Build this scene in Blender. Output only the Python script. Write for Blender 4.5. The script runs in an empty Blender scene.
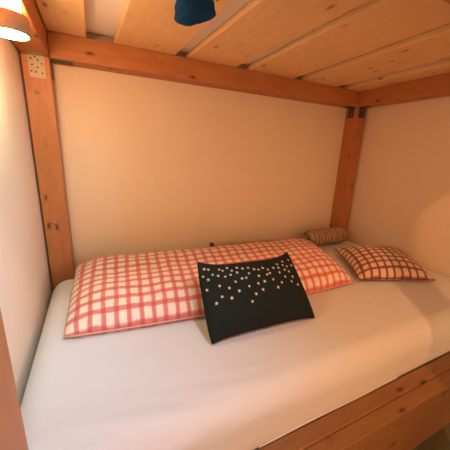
import bpy, bmesh, math, random
from mathutils import Vector, Matrix, noise
random.seed(7)
C = bpy.context.scene.collection
ZO = 1.15                      # height of the camera above the floor; scene measured from there

# ------------------------------------------------------------------ camera, world, lights, exposure
r = Vector((0.90343876, -0.42684905, 0.03997872)); u = Vector((0.07519432, 0.24957347, 0.96543197)); f = Vector((0.42207135, 0.86920249, -0.25757097))
cam = bpy.data.cameras.new('camera'); cam.sensor_width = 36; cam.lens = 36*267.05/450; cam.clip_start = .02
co = bpy.data.objects.new('camera', cam); C.objects.link(co)
M = Matrix((r, u, -f)).transposed().to_4x4(); M.translation = Vector((.2625, -1.5783, ZO)); co.matrix_world = M
bpy.context.scene.camera = co

w = bpy.data.worlds.new('world'); bpy.context.scene.world = w; w.use_nodes = True

AMB, AMB_S = (1.0, .52, .255), 1.60
CEIL_C, CEIL_E = (1, .45, .205), 60
FILL_C, FILL_E = (.05, .53, 1), 2.6
SIDE_C, SIDE_E = (.41, .70, 1), 1.4
LAMP_C, LAMP_E = (.80, 1, .60), 98
BACK_C, BACK_E = (1, .57, .31), 170
w.node_tree.nodes['Background'].inputs[0].default_value = (*AMB, 1)
w.node_tree.nodes['Background'].inputs[1].default_value = AMB_S

def light(name, kind, loc, energy, col, target=None, **kw):
    l = bpy.data.lights.new(name, kind); l.energy = energy; l.color = col
    for k, v in kw.items(): setattr(l, k, v)
    o = bpy.data.objects.new(name, l); C.objects.link(o); o.location = loc
    if target is not None:
        o.rotation_euler = (Vector(target)-Vector(loc)).to_track_quat('-Z', 'Y').to_euler()
    return o
light('ceiling_spot_light', 'SPOT', (.77, -2.05, ZO+1.3), CEIL_E, CEIL_C, (1.1, -.6, ZO-.5), shadow_soft_size=.02, spot_size=math.radians(75), spot_blend=.5)
light('daylight_fill', 'AREA', (.7, -1.75, ZO+.95), FILL_E, FILL_C, (.05, -.75, ZO-.55), shape='RECTANGLE', size=.4, size_y=.4, spread=math.radians(60))  # unseen area light added to give the left front its pale daylight
light('side_daylight_fill', 'AREA', (2.0, -3.0, ZO+.35), SIDE_E, SIDE_C, (0, -.72, ZO-.12), shape='RECTANGLE', size=.5, size_y=.5, spread=math.radians(24))  # second unseen light, added and narrowed to brighten the left wall

vs = bpy.context.scene.view_settings
vs.view_transform = 'Standard'; vs.look = 'None'; vs.gamma = 1; vs.use_curve_mapping = False
vs.exposure = 0.0

# ------------------------------------------------------------------ materials
def mat(name, rough=.6):
    m = bpy.data.materials.new(name); m.use_nodes = True
    b = m.node_tree.nodes['Principled BSDF']; b.inputs['Roughness'].default_value = rough
    return m, m.node_tree.nodes, m.node_tree.links, b
def N(nodes, t, **kw):
    n = nodes.new(t)
    for k, v in kw.items():
        if hasattr(n, k): setattr(n, k, v)
        else: n.inputs[k].default_value = v
    return n
def ramp(nodes, stops):
    n = nodes.new('ShaderNodeValToRGB'); e = n.color_ramp.elements
    while len(e) < len(stops): e.new(.5)
    for el, (p, c) in zip(e, stops): el.position = p; el.color = (*c, 1) if len(c) == 3 else c
    return n
def mix(nodes, links, a, b, fac, mode='MIX'):
    n = nodes.new('ShaderNodeMixRGB'); n.blend_type = mode
    for s, v in (('Fac', fac), ('Color1', a), ('Color2', b)):
        if isinstance(v, bpy.types.NodeSocket): links.new(v, n.inputs[s])
        elif isinstance(v, (int, float)): n.inputs[s].default_value = v
        else: n.inputs[s].default_value = (*v, 1)
    return n.outputs[0]
def math_(nodes, links, op, a, b=None):
    n = nodes.new('ShaderNodeMath'); n.operation = op
    for i, v in ((0, a), (1, b)):
        if v is None: continue
        if isinstance(v, bpy.types.NodeSocket): links.new(v, n.inputs[i])
        else: n.inputs[i].default_value = v
    return n.outputs[0]

def wood(name, light_c, dark_c, knot_c, rough=.5, knot_amt=1.0):
    """boards are modelled with their length along local X, so object space gives the grain"""
    m, n, l, b = mat(name, rough)
    tc = n.new('ShaderNodeTexCoord'); oi = n.new('ShaderNodeObjectInfo')
    off = N(n, 'ShaderNodeVectorMath', operation='SCALE'); cmb = n.new('ShaderNodeCombineXYZ')
    rnd = math_(n, l, 'MULTIPLY', oi.outputs['Random'], 13.0)
    l.new(rnd, cmb.inputs[0]); l.new(rnd, cmb.inputs[1]); l.new(rnd, cmb.inputs[2])
    add = N(n, 'ShaderNodeVectorMath', operation='ADD'); l.new(tc.outputs['Object'], add.inputs[0]); l.new(cmb.outputs[0], add.inputs[1])
    def scaled(v):
        s = N(n, 'ShaderNodeVectorMath', operation='MULTIPLY'); l.new(add.outputs[0], s.inputs[0]); s.inputs[1].default_value = v; return s.outputs[0]
    nz = N(n, 'ShaderNodeTexNoise'); nz.inputs['Scale'].default_value = 1; nz.inputs['Detail'].default_value = 3; l.new(scaled((1.6, 9, 9)), nz.inputs['Vector'])
    rings = math_(n, l, 'SINE', math_(n, l, 'MULTIPLY', nz.outputs[0], 55.0))
    rings = math_(n, l, 'ADD', math_(n, l, 'MULTIPLY', rings, .5), .5)
    fine = N(n, 'ShaderNodeTexNoise'); fine.inputs['Scale'].default_value = 1; fine.inputs['Detail'].default_value = 4; l.new(scaled((5, 160, 160)), fine.inputs['Vector'])
    big = N(n, 'ShaderNodeTexNoise'); big.inputs['Scale'].default_value = 1; l.new(scaled((1.2, 3, 3)), big.inputs['Vector'])
    c = mix(n, l, light_c, dark_c, math_(n, l, 'MULTIPLY', rings, .42))
    c = mix(n, l, c, dark_c, math_(n, l, 'MULTIPLY', fine.outputs[0], .35))
    bf = ramp(n, [(.35, (0, 0, 0)), (.7, (1, 1, 1))]); l.new(big.outputs[0], bf.inputs[0])
    c = mix(n, l, c, dark_c, math_(n, l, 'MULTIPLY', bf.outputs[0], .4))
    # knots: sparse cells, with a soft ring around each
    vo = N(n, 'ShaderNodeTexVoronoi'); vo.inputs['Scale'].default_value = 1; l.new(scaled((7.5, 18, 18)), vo.inputs['Vector'])
    sep = n.new('ShaderNodeSeparateColor'); l.new(vo.outputs['Color'], sep.inputs[0])
    pick = math_(n, l, 'GREATER_THAN', sep.outputs[0], .55)
    kr = ramp(n, [(.0, (1, 1, 1)), (.09, (.9, .9, .9)), (.14, (.25, .25, .25)), (.26, (0, 0, 0))]); l.new(vo.outputs['Distance'], kr.inputs[0])
    kf = math_(n, l, 'MULTIPLY', math_(n, l, 'MULTIPLY', kr.outputs[0], pick), knot_amt)
    c = mix(n, l, c, knot_c, kf)
    l.new(c, b.inputs['Base Color'])
    bp = N(n, 'ShaderNodeBump'); bp.inputs['Strength'].default_value = .15; bp.inputs['Distance'].default_value = .002
    l.new(fine.outputs[0], bp.inputs['Height']); l.new(bp.outputs[0], b.inputs['Normal'])
    return m
M_beam = wood('orange_stained_spruce', (.56, .225, .072), (.40, .135, .035), (.12, .035, .012))
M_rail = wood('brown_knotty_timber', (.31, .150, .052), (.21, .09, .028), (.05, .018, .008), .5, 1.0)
M_slat = wood('honey_spruce_board', (.94, .66, .34), (.84, .50, .22), (.20, .07, .02), .55, .8)

def plaster(name, col, col2, bump=.25, scale=18):
    m, n, l, b = mat(name, .9)
    tc = n.new('ShaderNodeTexCoord'); nz = N(n, 'ShaderNodeTexNoise'); nz.inputs['Scale'].default_value = 2.2; nz.inputs['Detail'].default_value = 5
    l.new(tc.outputs['Object'], nz.inputs['Vector'])
    l.new(mix(n, l, col, col2, nz.outputs[0]), b.inputs['Base Color'])
    n2 = N(n, 'ShaderNodeTexNoise'); n2.inputs['Scale'].default_value = scale; n2.inputs['Detail'].default_value = 6; l.new(tc.outputs['Object'], n2.inputs['Vector'])
    bp = N(n, 'ShaderNodeBump'); bp.inputs['Strength'].default_value = bump; bp.inputs['Distance'].default_value = .01
    l.new(n2.outputs[0], bp.inputs['Height']); l.new(bp.outputs[0], b.inputs['Normal'])
    return m
M_wall = plaster('cream_plaster', (.90, .73, .54), (.87, .69, .50), .2, 14)
M_ceil = plaster('ceiling_plaster', (.75, .66, .56), (.72, .63, .53))
M_floor = plaster('olive_floor', (.16, .14, .07), (.12, .11, .055), .1)

def cloth(name, col, rough=.9, weave=900, bump=.2):
    m, n, l, b = mat(name, rough)
    b.inputs['Sheen Weight'].default_value = .1 if max(col) > .3 else 0; b.inputs['Specular IOR Level'].default_value = .2
    tc = n.new('ShaderNodeTexCoord'); nz = N(n, 'ShaderNodeTexNoise'); nz.inputs['Scale'].default_value = weave; l.new(tc.outputs['Object'], nz.inputs['Vector'])
    c = mix(n, l, col, tuple(x*.9 for x in col), nz.outputs[0]); l.new(c, b.inputs['Base Color'])
    bp = N(n, 'ShaderNodeBump'); bp.inputs['Strength'].default_value = bump; bp.inputs['Distance'].default_value = .001
    l.new(nz.outputs[0], bp.inputs['Height']); l.new(bp.outputs[0], b.inputs['Normal'])
    return m
def check_cloth(name, ground, mid, dark, pitch, width):
    m, n, l, b = mat(name, .9); b.inputs['Sheen Weight'].default_value = .15
    tc = n.new('ShaderNodeTexCoord'); wob = N(n, 'ShaderNodeTexNoise'); wob.inputs['Scale'].default_value = 14
    l.new(tc.outputs['UV'], wob.inputs['Vector'])
    sc = N(n, 'ShaderNodeVectorMath', operation='SCALE'); l.new(wob.outputs['Color'], sc.inputs[0]); sc.inputs['Scale'].default_value = .012
    ad = N(n, 'ShaderNodeVectorMath', operation='ADD'); l.new(tc.outputs['UV'], ad.inputs[0]); l.new(sc.outputs[0], ad.inputs[1])
    sp = n.new('ShaderNodeSeparateXYZ'); l.new(ad.outputs[0], sp.inputs[0])
    def stripe(s):
        fr = math_(n, l, 'FRACT', math_(n, l, 'DIVIDE', s, pitch))
        d = math_(n, l, 'ABSOLUTE', math_(n, l, 'SUBTRACT', fr, .5))
        rp = ramp(n, [(width/2-.04, (1, 1, 1)), (width/2+.05, (0, 0, 0))]); l.new(d, rp.inputs[0]); return rp.outputs[0]
    s1, s2 = stripe(sp.outputs[0]), stripe(sp.outputs[1])
    c = mix(n, l, mix(n, l, ground, mid, s1), mid, s2)
    c = mix(n, l, c, dark, math_(n, l, 'MULTIPLY', s1, s2))
    nz = N(n, 'ShaderNodeTexNoise'); nz.inputs['Scale'].default_value = 420; l.new(tc.outputs['UV'], nz.inputs['Vector'])
    c = mix(n, l, c, ground, math_(n, l, 'MULTIPLY', nz.outputs[0], .18))
    l.new(c, b.inputs['Base Color'])
    bp = N(n, 'ShaderNodeBump'); bp.inputs['Strength'].default_value = .25; bp.inputs['Distance'].default_value = .001
    l.new(nz.outputs[0], bp.inputs['Height']); l.new(bp.outputs[0], b.inputs['Normal'])
    return m
def plain(name, col, rough=.5, metal=0):
    m, n, l, b = mat(name, rough); b.inputs['Metallic'].default_value = metal
    tc = n.new('ShaderNodeTexCoord'); nz = N(n, 'ShaderNodeTexNoise'); nz.inputs['Scale'].default_value = 60; l.new(tc.outputs['Object'], nz.inputs['Vector'])
    l.new(mix(n, l, col, tuple(x*.75 for x in col), nz.outputs[0]), b.inputs['Base Color']); return m
def glow(name, col, s):
    m, n, l, b = mat(name); b.inputs['Base Color'].default_value = (.9, .9, .88, 1)
    b.inputs['Emission Color'].default_value = (*col, 1); b.inputs['Emission Strength'].default_value = s; return m

M_sheet = cloth('cream_jersey_sheet', (.75, .73, .685), .95, 500, .1)
M_upper = cloth('upper_mattress_cotton', (.93, .86, .75), .95, 500)
M_duvet = check_cloth('red_gingham', (.84, .71, .57), (.70, .165, .12), (.58, .06, .05), .046, .365)
M_pillow = check_cloth('maroon_check', (.74, .53, .35), (.22, .028, .042), (.11, .010, .022), .044, .31)
M_seam_red = cloth('faded_red_seam', (.72, .40, .31)); M_seam_maroon = cloth('maroon_seam', (.25, .06, .055))
M_dark = cloth('charcoal_cotton', (.0125, .018, .0165), .9, 700, .3)
M_star = cloth('cream_star_print', (.74, .62, .42), .8)
M_zinc = plain('zinc_steel', (.42, .345, .225), .5, .4)
M_grime = plain('dull_steel', (.12, .10, .07), .6, .5)
M_hole = plain('hole_shadow', (.02, .015, .01), .9)
M_ring = plain('lamp_birch', (.60, .33, .14), .5)
M_blue = cloth('navy_fleece', (.006, .062, .19), 1, 260, .9)
M_tan = cloth('tan_cord', (.35, .2, .12), .9)
M_redend = plain('dark_red_knob', (.16, .02, .03), .5)
M_rod = plain('pale_wood_rod', (.62, .38, .19), .6)

# ------------------------------------------------------------------ helpers
def link(name, bm, m, parent=None, loc=(0, 0, 0), smooth=True):
    me = bpy.data.meshes.new(name); bm.normal_update(); bm.to_mesh(me); bm.free()
    for k in (m if isinstance(m, (list, tuple)) else [m]): me.materials.append(k)
    if smooth:
        for p in me.polygons: p.use_smooth = True
    o = bpy.data.objects.new(name, me); C.objects.link(o); o.location = loc
    if parent: o.parent = parent
    return o
def thing(name, label, cat, loc=(0, 0, 0), group=None):
    o = bpy.data.objects.new(name, None); C.objects.link(o); o.location = loc; o.empty_display_size = .05
    o['label'] = label; o['category'] = cat
    if group: o['group'] = group
    return o
def tag(o, label, cat, group=None):
    o['label'] = label; o['category'] = cat
    if group: o['group'] = group
    return o
def box_bm(sx, sy, sz, bev=.004, seg=2):
    bm = bmesh.new(); bmesh.ops.create_cube(bm, size=1)
    for v in bm.verts: v.co = Vector((v.co.x*sx, v.co.y*sy, v.co.z*sz))
    if bev: bmesh.ops.bevel(bm, geom=bm.edges[:], offset=bev, segments=seg, profile=.6, affect='EDGES')
    return bm
AX = {'x': (0, 0, 0), 'y': (0, 0, math.pi/2), 'z': (0, -math.pi/2, 0)}
def board(name, lo, hi, axis, m, parent, bev=.004, cuts=0):
    """a timber from corner lo to hi (heights from the camera), length along local X"""
    d = [hi[i]-lo[i] for i in range(3)]; c = Vector([(hi[i]+lo[i])/2 for i in range(3)]) + Vector((0, 0, ZO))
    s = {'x': (d[0], d[1], d[2]), 'y': (d[1], d[0], d[2]), 'z': (d[2], d[1], d[0])}[axis]
    o = link(name, box_bm(*s, bev), m, parent, smooth=False)
    pl = parent.matrix_basis.translation if parent else Vector()
    o.location = c - pl; o.rotation_euler = AX[axis]; return o
def struct(name, lo, hi, m):
    d = [hi[i]-lo[i] for i in range(3)]
    o = link(name, box_bm(*d, 0), m, None, [(hi[i]+lo[i])/2 for i in range(3)], False); o['kind'] = 'structure'; return o
def lathe_bm(prof, n=40, bm=None, cap=True):
    bm = bm or bmesh.new(); rings = []
    for rr, z in prof:
        rings.append([bm.verts.new((rr*math.cos(2*math.pi*k/n), rr*math.sin(2*math.pi*k/n), z)) for k in range(n)])
    for a, b_ in zip(rings, rings[1:]):
        for k in range(n): bm.faces.new((a[k], a[(k+1) % n], b_[(k+1) % n], b_[k]))
    if cap: bm.faces.new(rings[0][::-1]); bm.faces.new(rings[-1])
    return bm
def tube_bm(pts, rad, n=10, bm=None):
    bm = bm or bmesh.new(); rings = []
    pts = [Vector(p) for p in pts]
    for i, p in enumerate(pts):
        t = (pts[min(i+1, len(pts)-1)]-pts[max(i-1, 0)]).normalized()
        a = t.cross(Vector((0, 0, 1)));  a = a.normalized() if a.length > 1e-4 else Vector((1, 0, 0)); b_ = a.cross(t)
        rd = rad[i] if isinstance(rad, (list, tuple)) else rad
        rings.append([bm.verts.new(p+rd*(math.cos(2*math.pi*k/n)*a+math.sin(2*math.pi*k/n)*b_)) for k in range(n)])
    for a, b_ in zip(rings, rings[1:]):
        for k in range(n): bm.faces.new((a[k], b_[k], b_[(k+1) % n], a[(k+1) % n]))
    bm.faces.new(rings[0]); bm.faces.new(rings[-1][::-1])
    bmesh.ops.recalc_face_normals(bm, faces=bm.faces[:]); return bm

# ------------------------------------------------------------------ the room
CE = 2.55
struct('floor', (-.1, -3.6, -.06), (3.4, .1, 0), M_floor)
struct('ceiling', (-.1, -3.6, CE), (3.4, .1, CE+.06), M_ceil)
struct('wall_back', (-.1, 0, 0), (2.22, .1, CE), M_wall)
struct('wall_left', (-.1, -2.4, 0), (.011, 0, CE), M_wall)
struct('wall_right', (2.12, -1.5, 0), (2.22, 0, CE), M_wall)

o = struct('shadow_post_1', (1.266, -1.42, 0), (1.362, -1.35, CE), None)                # unseen timber post, added to throw a shadow band across the mattress
o.data.materials.clear(); o.data.materials.append(M_beam)

# ------------------------------------------------------------------ the bunk bed
XL, XR, S, YF = .02, 2.005, .10, -1.22       # left post, right post, timber size, outer front face
ZB, ZT = .366, .466                          # underside and top of the upper frame
bed = thing('bunk_bed', 'large orange stained timber bunk bed built into the plastered corner', 'bunk bed', (1.05, -.6, 0))
FZ = -ZO                                      # floor
posts = []
for x, y in ((XL, -S), (XR, -S), (XL, YF), (XR, YF)):
    posts.append(board('post', (x, y, FZ), (x+S, y+S-.001, ZB-.0005), 'z', M_beam, bed))
board('beam', (XL+S+.001, -S, ZB), (XR-.001, -.001, ZT), 'x', M_beam, bed)                    # along the back wall
board('beam', (XL, YF, ZB), (XL+S, -.001, ZT), 'y', M_beam, bed)                              # left
board('beam', (XR, YF, ZB), (XR+S, -.001, ZT), 'y', M_beam, bed)                              # right
board('beam', (XL+S+.001, YF, ZB), (XR-.001, YF+S, ZT), 'x', M_beam, bed)                     # front
for a, b_, tw in ((.123, .27, .0), (.385, .665, .05), (.735, 1.01, .06), (1.095, 1.41, .0), (1.49, 1.78, -.025), (1.885, 2.09, -.03)):
    o = board('slat', (a, YF+.01, ZT+.0005), (b_, -.012, ZT+.026), 'y', M_slat, bed, .003)
    o.rotation_euler.z += tw; o.location.x += tw*.5
# lower frame: front rail of two timbers side by side, a deep board below, and the boards that carry the mattress
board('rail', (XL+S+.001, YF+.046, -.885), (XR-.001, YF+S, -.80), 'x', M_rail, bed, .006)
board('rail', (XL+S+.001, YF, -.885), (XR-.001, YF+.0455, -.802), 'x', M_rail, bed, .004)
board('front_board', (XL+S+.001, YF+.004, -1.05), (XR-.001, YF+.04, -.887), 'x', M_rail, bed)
board('rail', (XL+S+.001, -S, -.92), (XR-.001, -.06, -.887), 'x', M_beam, bed)
for a, b_ in ((.13, .50), (.51, .88), (.89, 1.26), (1.27, 1.64), (1.65, 2.0)):
    board('base_board', (a, YF+S+.002, -.885), (b_, -.03, -.863), 'y', M_slat, bed, .002)

# perforated angle brackets and bolts on the posts
def plate_bm(wd, ht, holes, th=.0025, fold=0):
    bm = box_bm(wd, th, ht, 0)
    if fold:
        g = box_bm(wd, fold, th, 0); bmesh.ops.translate(g, verts=g.verts[:], vec=(0, -fold/2, ht/2)); me = bpy.data.meshes.new('tmp'); g.to_mesh(me); g.free(); bm.from_mesh(me); bpy.data.meshes.remove(me)
    for hx, hz in holes:
        vs_ = [bm.verts.new((hx+.0034*math.cos(k*math.pi/5), -th/2-.0004, hz+.0034*math.sin(k*math.pi/5))) for k in range(10)]
        fc = bm.faces.new(vs_); fc.material_index = 1
        if fc.normal.y > 0: fc.normal_flip()
    return bm
def rel(parent, p): return Vector(p)+Vector((0, 0, ZO))-parent.matrix_basis.translation
holes = [(-.018, .028), (.006, .024), (.019, .012), (-.016, .004), (.003, -.004), (-.004, -.022), (.018, -.024), (-.02, -.02), (-.002, .036)]
o = link('angle_bracket', plate_bm(.058, .086, holes, fold=.02), [M_zinc, M_hole], bed, rel(bed, (.072, -S-.0015, ZB-.0435)), False)
o = link('angle_bracket', plate_bm(.05, .075, [(-.012, .02), (.012, .01), (0, -.015)], fold=.085), [M_grime, M_hole], bed, rel(bed, (XL+S+.0015, -.05, ZB-.039)), False); o.rotation_euler.z = math.pi/2
o = link('angle_bracket', plate_bm(.05, .07, [(-.012, .015), (.012, .012), (0, -.02), (.01, -.012)], fold=.06), [M_grime, M_zinc], bed, rel(bed, (XR-.0015, -.05, ZB-.037)), False); o.rotation_euler.z = -math.pi/2
o = link('angle_bracket', plate_bm(.06, .07, [(-.012, .015), (.012, .012), (0, -.02), (.016, -.015)], fold=.06), [M_grime, M_zinc], bed, rel(bed, (XR+S*.5, -S-.0015, ZB-.037)), False)
bpy.context.view_layer.update()
for z in (.225, -.355):
    bm = lathe_bm([(.0001, .006), (.008, .005), (.0095, .002), (.010, 0)], 20, cap=False); o = link('bolt', bm, M_zinc); o.parent = posts[0]; o.matrix_parent_inverse = posts[0].matrix_local.inverted() @ Matrix.Translation(-bed.matrix_basis.translation); o.location = (.062, -S, z+ZO); o.rotation_euler.x = math.pi/2

# ------------------------------------------------------------------ wall lamp under the left beam
LX, LY = .086, -.60
lamp = thing('puck_lamp', 'round wooden puck lamp with glowing white diffuser under left beam', 'lamp', (LX, LY, ZO+ZB))
R_ = .046
link('glow_mount', lathe_bm([(.030, 0), (.030, -.040)], 40), glow('lamp_backglow', BACK_C, BACK_E), lamp)  # glow added to this part to light the underside of the beam
link('housing', lathe_bm([(.026, -.0401), (R_-.002, -.0401), (R_, -.043), (R_, -.083), (R_-.002, -.085), (R_-.005, -.085), (R_-.005, -.079)], 56, cap=False), M_ring, lamp)
link('diffuser', lathe_bm([(R_-.0055, -.079), (R_-.0055, -.0845), (R_-.012, -.0868), (R_-.028, -.088), (.012, -.0885), (.0005, -.0886)], 48, cap=False), glow('lamp_diffuser', LAMP_C, LAMP_E), lamp)

# ------------------------------------------------------------------ upper mattress on the slats
def mattress_bm(lo, hi, R, nx=110, ny=60, top_fn=None, wr=None, seg=7):
    bm = bmesh.new()
    def rr(a, b_, rad, k):  # samples with extra density at the ends
        return [a+(b_-a)*i/k for i in range(k+1)]
    nz = 14; sx, sy, sz = hi[0]-lo[0], hi[1]-lo[1], hi[2]-lo[2]
    # closed grid box, then rounded by clamping to an inner box
    bmesh.ops.create_cube(bm, size=1)
    bm.free(); bm = bmesh.new(); grid = {}
    def V(i, j, k):
        if (i, j, k) not in grid:
            p = Vector((lo[0]+sx*i/nx, lo[1]+sy*j/ny, lo[2]+sz*k/nz))
            inner = Vector((min(max(p.x, lo[0]+R[0]), hi[0]-R[0]), min(max(p.y, lo[1]+R[0]), hi[1]-R[0]), min(max(p.z, lo[2]+R[1]), hi[2]-R[1])))
            d = p-inner; dd = Vector((d.x/R[0], d.y/R[0], d.z/R[1])); L = dd.length
            if L > 1e-6:
                mx = max(abs(dd.x), abs(dd.y), abs(dd.z)); dd = dd/L*mx
                p = inner+Vector((dd.x*R[0], dd.y*R[0], dd.z*R[1]))
            if wr: p = wr(p)
            grid[(i, j, k)] = bm.verts.new(p)
        return grid[(i, j, k)]
    for i in range(nx):
        for j in range(ny):
            bm.faces.new((V(i, j, nz), V(i+1, j, nz), V(i+1, j+1, nz), V(i, j+1, nz)))
            bm.faces.new((V(i, j, 0), V(i, j+1, 0), V(i+1, j+1, 0), V(i+1, j, 0)))
    for i in range(nx):
        for k in range(nz):
            bm.faces.new((V(i, 0, k), V(i+1, 0, k), V(i+1, 0, k+1), V(i, 0, k+1)))
            bm.faces.new((V(i, ny, k), V(i, ny, k+1), V(i+1, ny, k+1), V(i+1, ny, k)))
    for j in range(ny):
        for k in range(nz):
            bm.faces.new((V(0, j, k), V(0, j, k+1), V(0, j+1, k+1), V(0, j+1, k)))
            bm.faces.new((V(nx, j, k), V(nx, j+1, k), V(nx, j+1, k+1), V(nx, j, k+1)))
    return bm
def upper_wr(p):
    q = p.copy()
    if p.y > -.4: q.y += .012*noise.noise(Vector((p.x*9, 0, 3)))*(p.y+.4)/.355
    return q
o = link('upper_mattress', mattress_bm((.09, YF+.03, ZO+ZT+.0275), (2.07, -.045, ZO+ZT+.16), (.03, .03), 70, 24, wr=upper_wr), M_upper)
tag(o, 'pale upper mattress showing through the gaps between the overhead slats', 'mattress')

# ------------------------------------------------------------------ lower mattress with its fitted sheet
MT = -.632                                     # sleeping surface, from the camera's height
def low_wr(p):
    q = p.copy(); z = p.z-ZO
    if z > MT-.10:                             # soft sag and stretched-sheet ripples on the top
        q.z += .003*noise.noise(Vector((p.x*2.2, p.y*2.6, 1.7)))
    fy = max(0., min(1., (-.93-p.y)/.2))       # diagonal creases over the front edge
    fx = max(0., min(1., (1.0-p.x)/.5))
    if fy > 0:
        t = 1-2.6*abs(noise.noise(Vector((p.x*2.6+p.y*2, (p.y*.9-z*.9+p.x*.16)*15, 4.2))))
        t += .5-1.6*abs(noise.noise(Vector((p.x*4.1, (p.y-z-p.x*.1)*24, 9.2))))
        q.z += .0075*fy*fx*t; q.y = max(q.y-.006*fy*fx*t, -1.119)
    return q
mt = link('lower_mattress', mattress_bm((.024, -1.119, ZO-.861), (2.105, -.108, ZO+MT), (.075, .085), 150, 90, wr=low_wr), M_sheet)
tag(mt, 'lower mattress in a smooth cream fitted sheet inside the bunk frame', 'mattress')
hem = tube_bm([(x, -1.1185, ZO-.7975+.0012*math.sin(x*17)) for x in [.62+.62*i/60 for i in range(61)]], .0024)
link('sheet_hem', hem, M_sheet, mt)

# ------------------------------------------------------------------ pillows
def pillow_bm(cs, T, base=None, nu=60, nv=40, pull=(0, 0, 0, 0), R=.14, lump=.006, seed=0, frac=.5, flange=0., up=None, ear=2):
    """cs: four seam corners, front-left, front-right, back-right, back-left. pull: how far each side (front, right, back, left) bows in.
    base: height no point may fall below (the surface it lies on)."""
    c = [Vector(p) for p in cs]; bm = bmesh.new(); uvl = bm.loops.layers.uv.new('UVMap')
    W = ((c[1]-c[0]).length+(c[2]-c[3]).length)/2; H = ((c[3]-c[0]).length+(c[2]-c[1]).length)/2
    nrm = up or ((c[1]-c[0]).cross(c[3]-c[0])).normalized()
    ex = ((c[1]-c[0])+(c[2]-c[3])).normalized(); ey = ((c[3]-c[0])+(c[2]-c[1])).normalized()
    def mid(s, t):
        p = (c[0]*(1-s)+c[1]*s)*(1-t)+(c[3]*(1-s)+c[2]*s)*t
        bs, bt = 1-abs(2*s-1)**ear, 1-abs(2*t-1)**ear
        p += ey*(pull[0]*bs*(1-t)**2-pull[2]*bs*t*t) + ex*(pull[3]*bt*(1-s)**2-pull[1]*bt*s*s)
        return p
    def g(d): d = max(0., d-flange); x = min(1., d/R); return math.sqrt(max(0., 1-(1-x)**2))
    def hgt(s, t):
        ds, dt = min(s, 1-s)*W, min(t, 1-t)*H
        return g(ds)*g(dt)
    def P(s, t, side):
        p = mid(s, t); h = hgt(s, t)
        e = noise.noise(Vector((s*W*9, t*H*9, seed)))*lump*(.35+.65*h) + noise.noise(Vector((s*W*26, t*H*26, seed+5)))*lump*.35
        q = p+nrm*((T*frac if side > 0 else -T*(1-frac))*h+(e if h > .02 else 0))
        if base is not None and q.z < base: q.z = base+.0004*(1 if side > 0 else 0)
        return q
    sp = lambda k, n: .5-.5*math.cos(math.pi*k/n)
    mixd = lambda k, n: .55*k/n+.45*sp(k, n)
    top = [[bm.verts.new(P(mixd(i, nu), mixd(j, nv), 1)) for j in range(nv+1)] for i in range(nu+1)]
    bot = [[top[i][j] if i in (0, nu) or j in (0, nv) else bm.verts.new(P(mixd(i, nu), mixd(j, nv), -1)) for j in range(nv+1)] for i in range(nu+1)]
    for i in range(nu):
        for j in range(nv):
            ij = ((i, j), (i+1, j), (i+1, j+1), (i, j+1))
            for G, o_ in ((top, ij), (bot, ij[::-1])):
                fc = bm.faces.new([G[a][b_] for a, b_ in o_])
                for lp, (a, b_) in zip(fc.loops, o_): lp[uvl].uv = (mixd(a, nu)*W+.013+seed*.01, mixd(b_, nv)*H+.02)
    return bm, P
def seam(o, PF, m, rad=.003, n=50):
    pts = [PF(k/n, 0, 1) for k in range(n)]+[PF(1, k/n, 1) for k in range(n)]+[PF(1-k/n, 1, 1) for k in range(n)]+[PF(0, 1-k/n, 1) for k in range(n+1)]
    return link('seam_piping', tube_bm(pts, rad, 7), m, o)
def Z(p): return (p[0], p[1], p[2]+ZO)
b0 = ZO+MT+.002
dv = [Z((.125, -.665, -.615)), Z((1.42, -.735, -.612)), Z((1.60, -.20, -.595)), Z((.140, -.145, -.578))]
bm, PD = pillow_bm(dv, .135, b0, 150, 64, pull=(-.03, .0, .0, .0), R=.15, lump=.008, seed=1, frac=.62)
dvo = tag(link('folded_duvet', bm, M_duvet), 'long folded duvet in red and cream gingham lying along the back', 'duvet')

pv = [Z((1.468, -.735, -.607)), Z((1.852, -.892, -.607)), Z((2.075, -.54, -.583)), Z((1.665, -.385, -.585))]
bm, PP = pillow_bm(pv, .125, b0, 56, 56, pull=(.012, .012, .015, .012), R=.19, lump=.005, seed=2, frac=.66)
plo = tag(link('checked_pillow', bm, M_pillow), 'small square maroon checked pillow at the right end of the mattress', 'pillow')

# dark cushion leaning on the duvet, cream stars scattered over its upper half
cv = [Z((.575, -.875, -.622)), Z((1.013, -.890, -.622)), Z((1.008, -.688, -.416)), Z((.592, -.676, -.408))]
bm, PF = pillow_bm(cv, .115, None, 56, 40, pull=(.012, -.006, .024, -.006), R=.17, lump=.004, seed=3, frac=.5, ear=4)
stars = [(.075, .892), (.1, .808), (.142, .783), (.058, .742), (.033, .608), (.133, .633), (.083, .417), (.133, .483), (.208, .442), (.208, .583), (.2, .758), (.25, .775), (.275, .658), (.283, .517), (.342, .692), (.383, .692), (.383, .558), (.425, .758), (.375, .342), (.425, .433), (.475, .575), (.508, .692), (.5, .475), (.542, .592), (.592, .692), (.633, .6), (.65, .467), (.708, .533), (.733, .7), (.808, .733), (.85, .692), (.775, .617), (.825, .525), (.892, .467), (.867, .6), (.858, .783), (.925, .783), (.817, .817), (.75, .783), (.692, .792), (.625, .775), (.583, .817), (.533, .8), (.492, .817), (.442, .858), (.383, .858), (.333, .883), (.275, .842), (.242, .9), (.192, .858), (.167, .883), (.758, .85), (.933, .883), (.842, .883), (.625, .708), (.317, .8), (.042, .9), (.025, .792)]      # where the print sits, in fractions of the cushion's width and height
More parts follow.
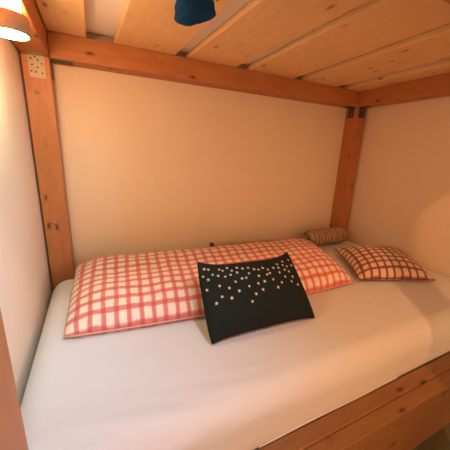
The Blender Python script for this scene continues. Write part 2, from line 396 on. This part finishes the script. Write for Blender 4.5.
for s, t in stars:
    c0 = PF(s, t, 1); du = (PF(min(s+.01, 1), t, 1)-PF(max(s-.01, 0), t, 1)).normalized(); dv_ = (PF(s, min(t+.012, 1), 1)-PF(s, max(t-.012, 0), 1)).normalized()
    nn = du.cross(dv_).normalized(); rot = random.uniform(0, 6.28); sz = random.uniform(.0062, .0078)
    ce = bm.verts.new(c0+nn*.0016); rim = []
    for q in range(10):
        rad = sz*(1 if q % 2 == 0 else .45); a = rot+q*math.pi/5
        rim.append(bm.verts.new(c0+nn*.0013+du*rad*math.cos(a)+dv_*rad*math.sin(a)))
    for q in range(10):
        fc = bm.faces.new((ce, rim[q], rim[(q+1) % 10])); fc.material_index = 1
cuo = tag(link('star_cushion', bm, [M_dark, M_star]), 'dark charcoal cushion printed with small cream stars leaning on the duvet', 'cushion')
seam(dvo, PD, M_seam_red); seam(plo, PP, M_seam_maroon); seam(cuo, PF, M_dark, .0028)

# ------------------------------------------------------------------ striped bolster, rod and the hanging plush
m, n, l, b = mat('striped_blanket_wool', .95)
tc = n.new('ShaderNodeTexCoord'); sp = n.new('ShaderNodeSeparateXYZ'); l.new(tc.outputs['Object'], sp.inputs[0])
fr = math_(n, l, 'FRACT', math_(n, l, 'MULTIPLY', sp.outputs[0], 17.0))
rp = ramp(n, [(0, (.34, .20, .11)), (.16, (.58, .42, .25)), (.30, (.20, .11, .065)), (.44, (.52, .37, .22)), (.56, (.34, .16, .10)), (.70, (.60, .46, .28)), (.84, (.27, .17, .10))]); rp.color_ramp.interpolation = 'CONSTANT'
l.new(fr, rp.inputs[0]); l.new(rp.outputs[0], b.inputs['Base Color'])
M_stripe = m
bl = thing('blanket_roll', 'rolled striped brown and beige blanket beside the right back post', 'blanket', (1.79, -.172, ZO+MT+.061))
bm = bmesh.new(); prof = []; nA, nL = 48, 60
rings = []
for i in range(nL+1):
    x = -.165+.33*i/nL; e = min(i, nL-i)/nL; rad = .060*(.86+.14*min(1, e*9)**.5)*(1+.03*math.sin(x*107*1.0))
    rings.append([bm.verts.new((x, rad*1.05*math.cos(2*math.pi*k/nA), max(rad*math.sin(2*math.pi*k/nA), -.059)*(1+.015*math.sin(3*k)))) for k in range(nA)])
for a, b_ in zip(rings, rings[1:]):
    for k in range(nA): bm.faces.new((a[k], a[(k+1) % nA], b_[(k+1) % nA], b_[k]))
bmesh.ops.recalc_face_normals(bm, faces=bm.faces[:])
link('roll', bm, M_stripe, bl)
for sx in (-1, 1):                              # the spiral of the rolled end
    pts = [(sx*(.160+.004*(1-k/70)), (.010+.042*k/70)*math.cos(k*.27), (.010+.042*k/70)*math.sin(k*.27)) for k in range(71)]
    link('rolled_end', tube_bm(pts, .0062, 8), M_stripe, bl)

rod = thing('wooden_rod', 'thin pale wooden rod with dark red end behind the duvet', 'rod', (1.3, -.085, ZO-.59))
p0, p1 = Vector((-.40, .0, .022)), Vector((.40, .0, -.016))
link('shaft', tube_bm([p0.lerp(p1, k/12) for k in range(13)], .011, 14), M_rod, rod)
link('end_knob', tube_bm([p0+Vector((-.012, 0, 0)), p0+Vector((-.010, 0, 0)), p0+Vector((-.002, 0, 0)), p0+Vector((.010, 0, 0)), p0+Vector((.014, 0, 0))], [.006, .014, .017, .014, .009], 16), M_redend, rod)

pt = thing('plush_ornament', 'dark blue fluffy plush ornament hanging down from the overhead slats', 'ornament', (.555, -.72, ZO+ZT))
bm = bmesh.new(); rings = []; nA = 56
for i in range(33):
    t = i/32; z = -.012-.088*t
    a = .046+.017*t; bx = a
    if t > .82: bx = a*math.sqrt(max(0.0, 1-((t-.82)/.18)**2*.96))
    if t < .12: bx = a*math.sqrt(max(0.0, 1-((.12-t)/.12)**2*.96))
    ring = []
    for k in range(nA):
        th = 2*math.pi*k/nA; c_, s_ = math.cos(th), math.sin(th)
        p = Vector((bx*c_, bx*.62*s_, z-.014*(t**2)*(-c_)*.8))
        nzv = noise.noise(p*70)*.0035+noise.noise(p*190)*.0022
        ring.append(bm.verts.new(p+Vector((c_, s_, 0))*nzv))
    rings.append(ring)
for a, b_ in zip(rings, rings[1:]):
    for k in range(nA): bm.faces.new((a[k], b_[k], b_[(k+1) % nA], a[(k+1) % nA]))
bm.faces.new(rings[0]); bm.faces.new(rings[-1][::-1])
bmesh.ops.recalc_face_normals(bm, faces=bm.faces[:])
o = link('body', bm, M_blue, pt); o.rotation_euler = (0, 0, -.44)
o = link('cord', tube_bm([(0, 0, 0), (.0, 0, -.014)], .003, 8), M_tan, pt)
o = link('toggle', tube_bm([(.056, -.012, -.004), (.062, -.014, -.016), (.064, -.015, -.03), (.062, -.015, -.038)], [.006, .011, .010, .005], 14), M_tan, pt)
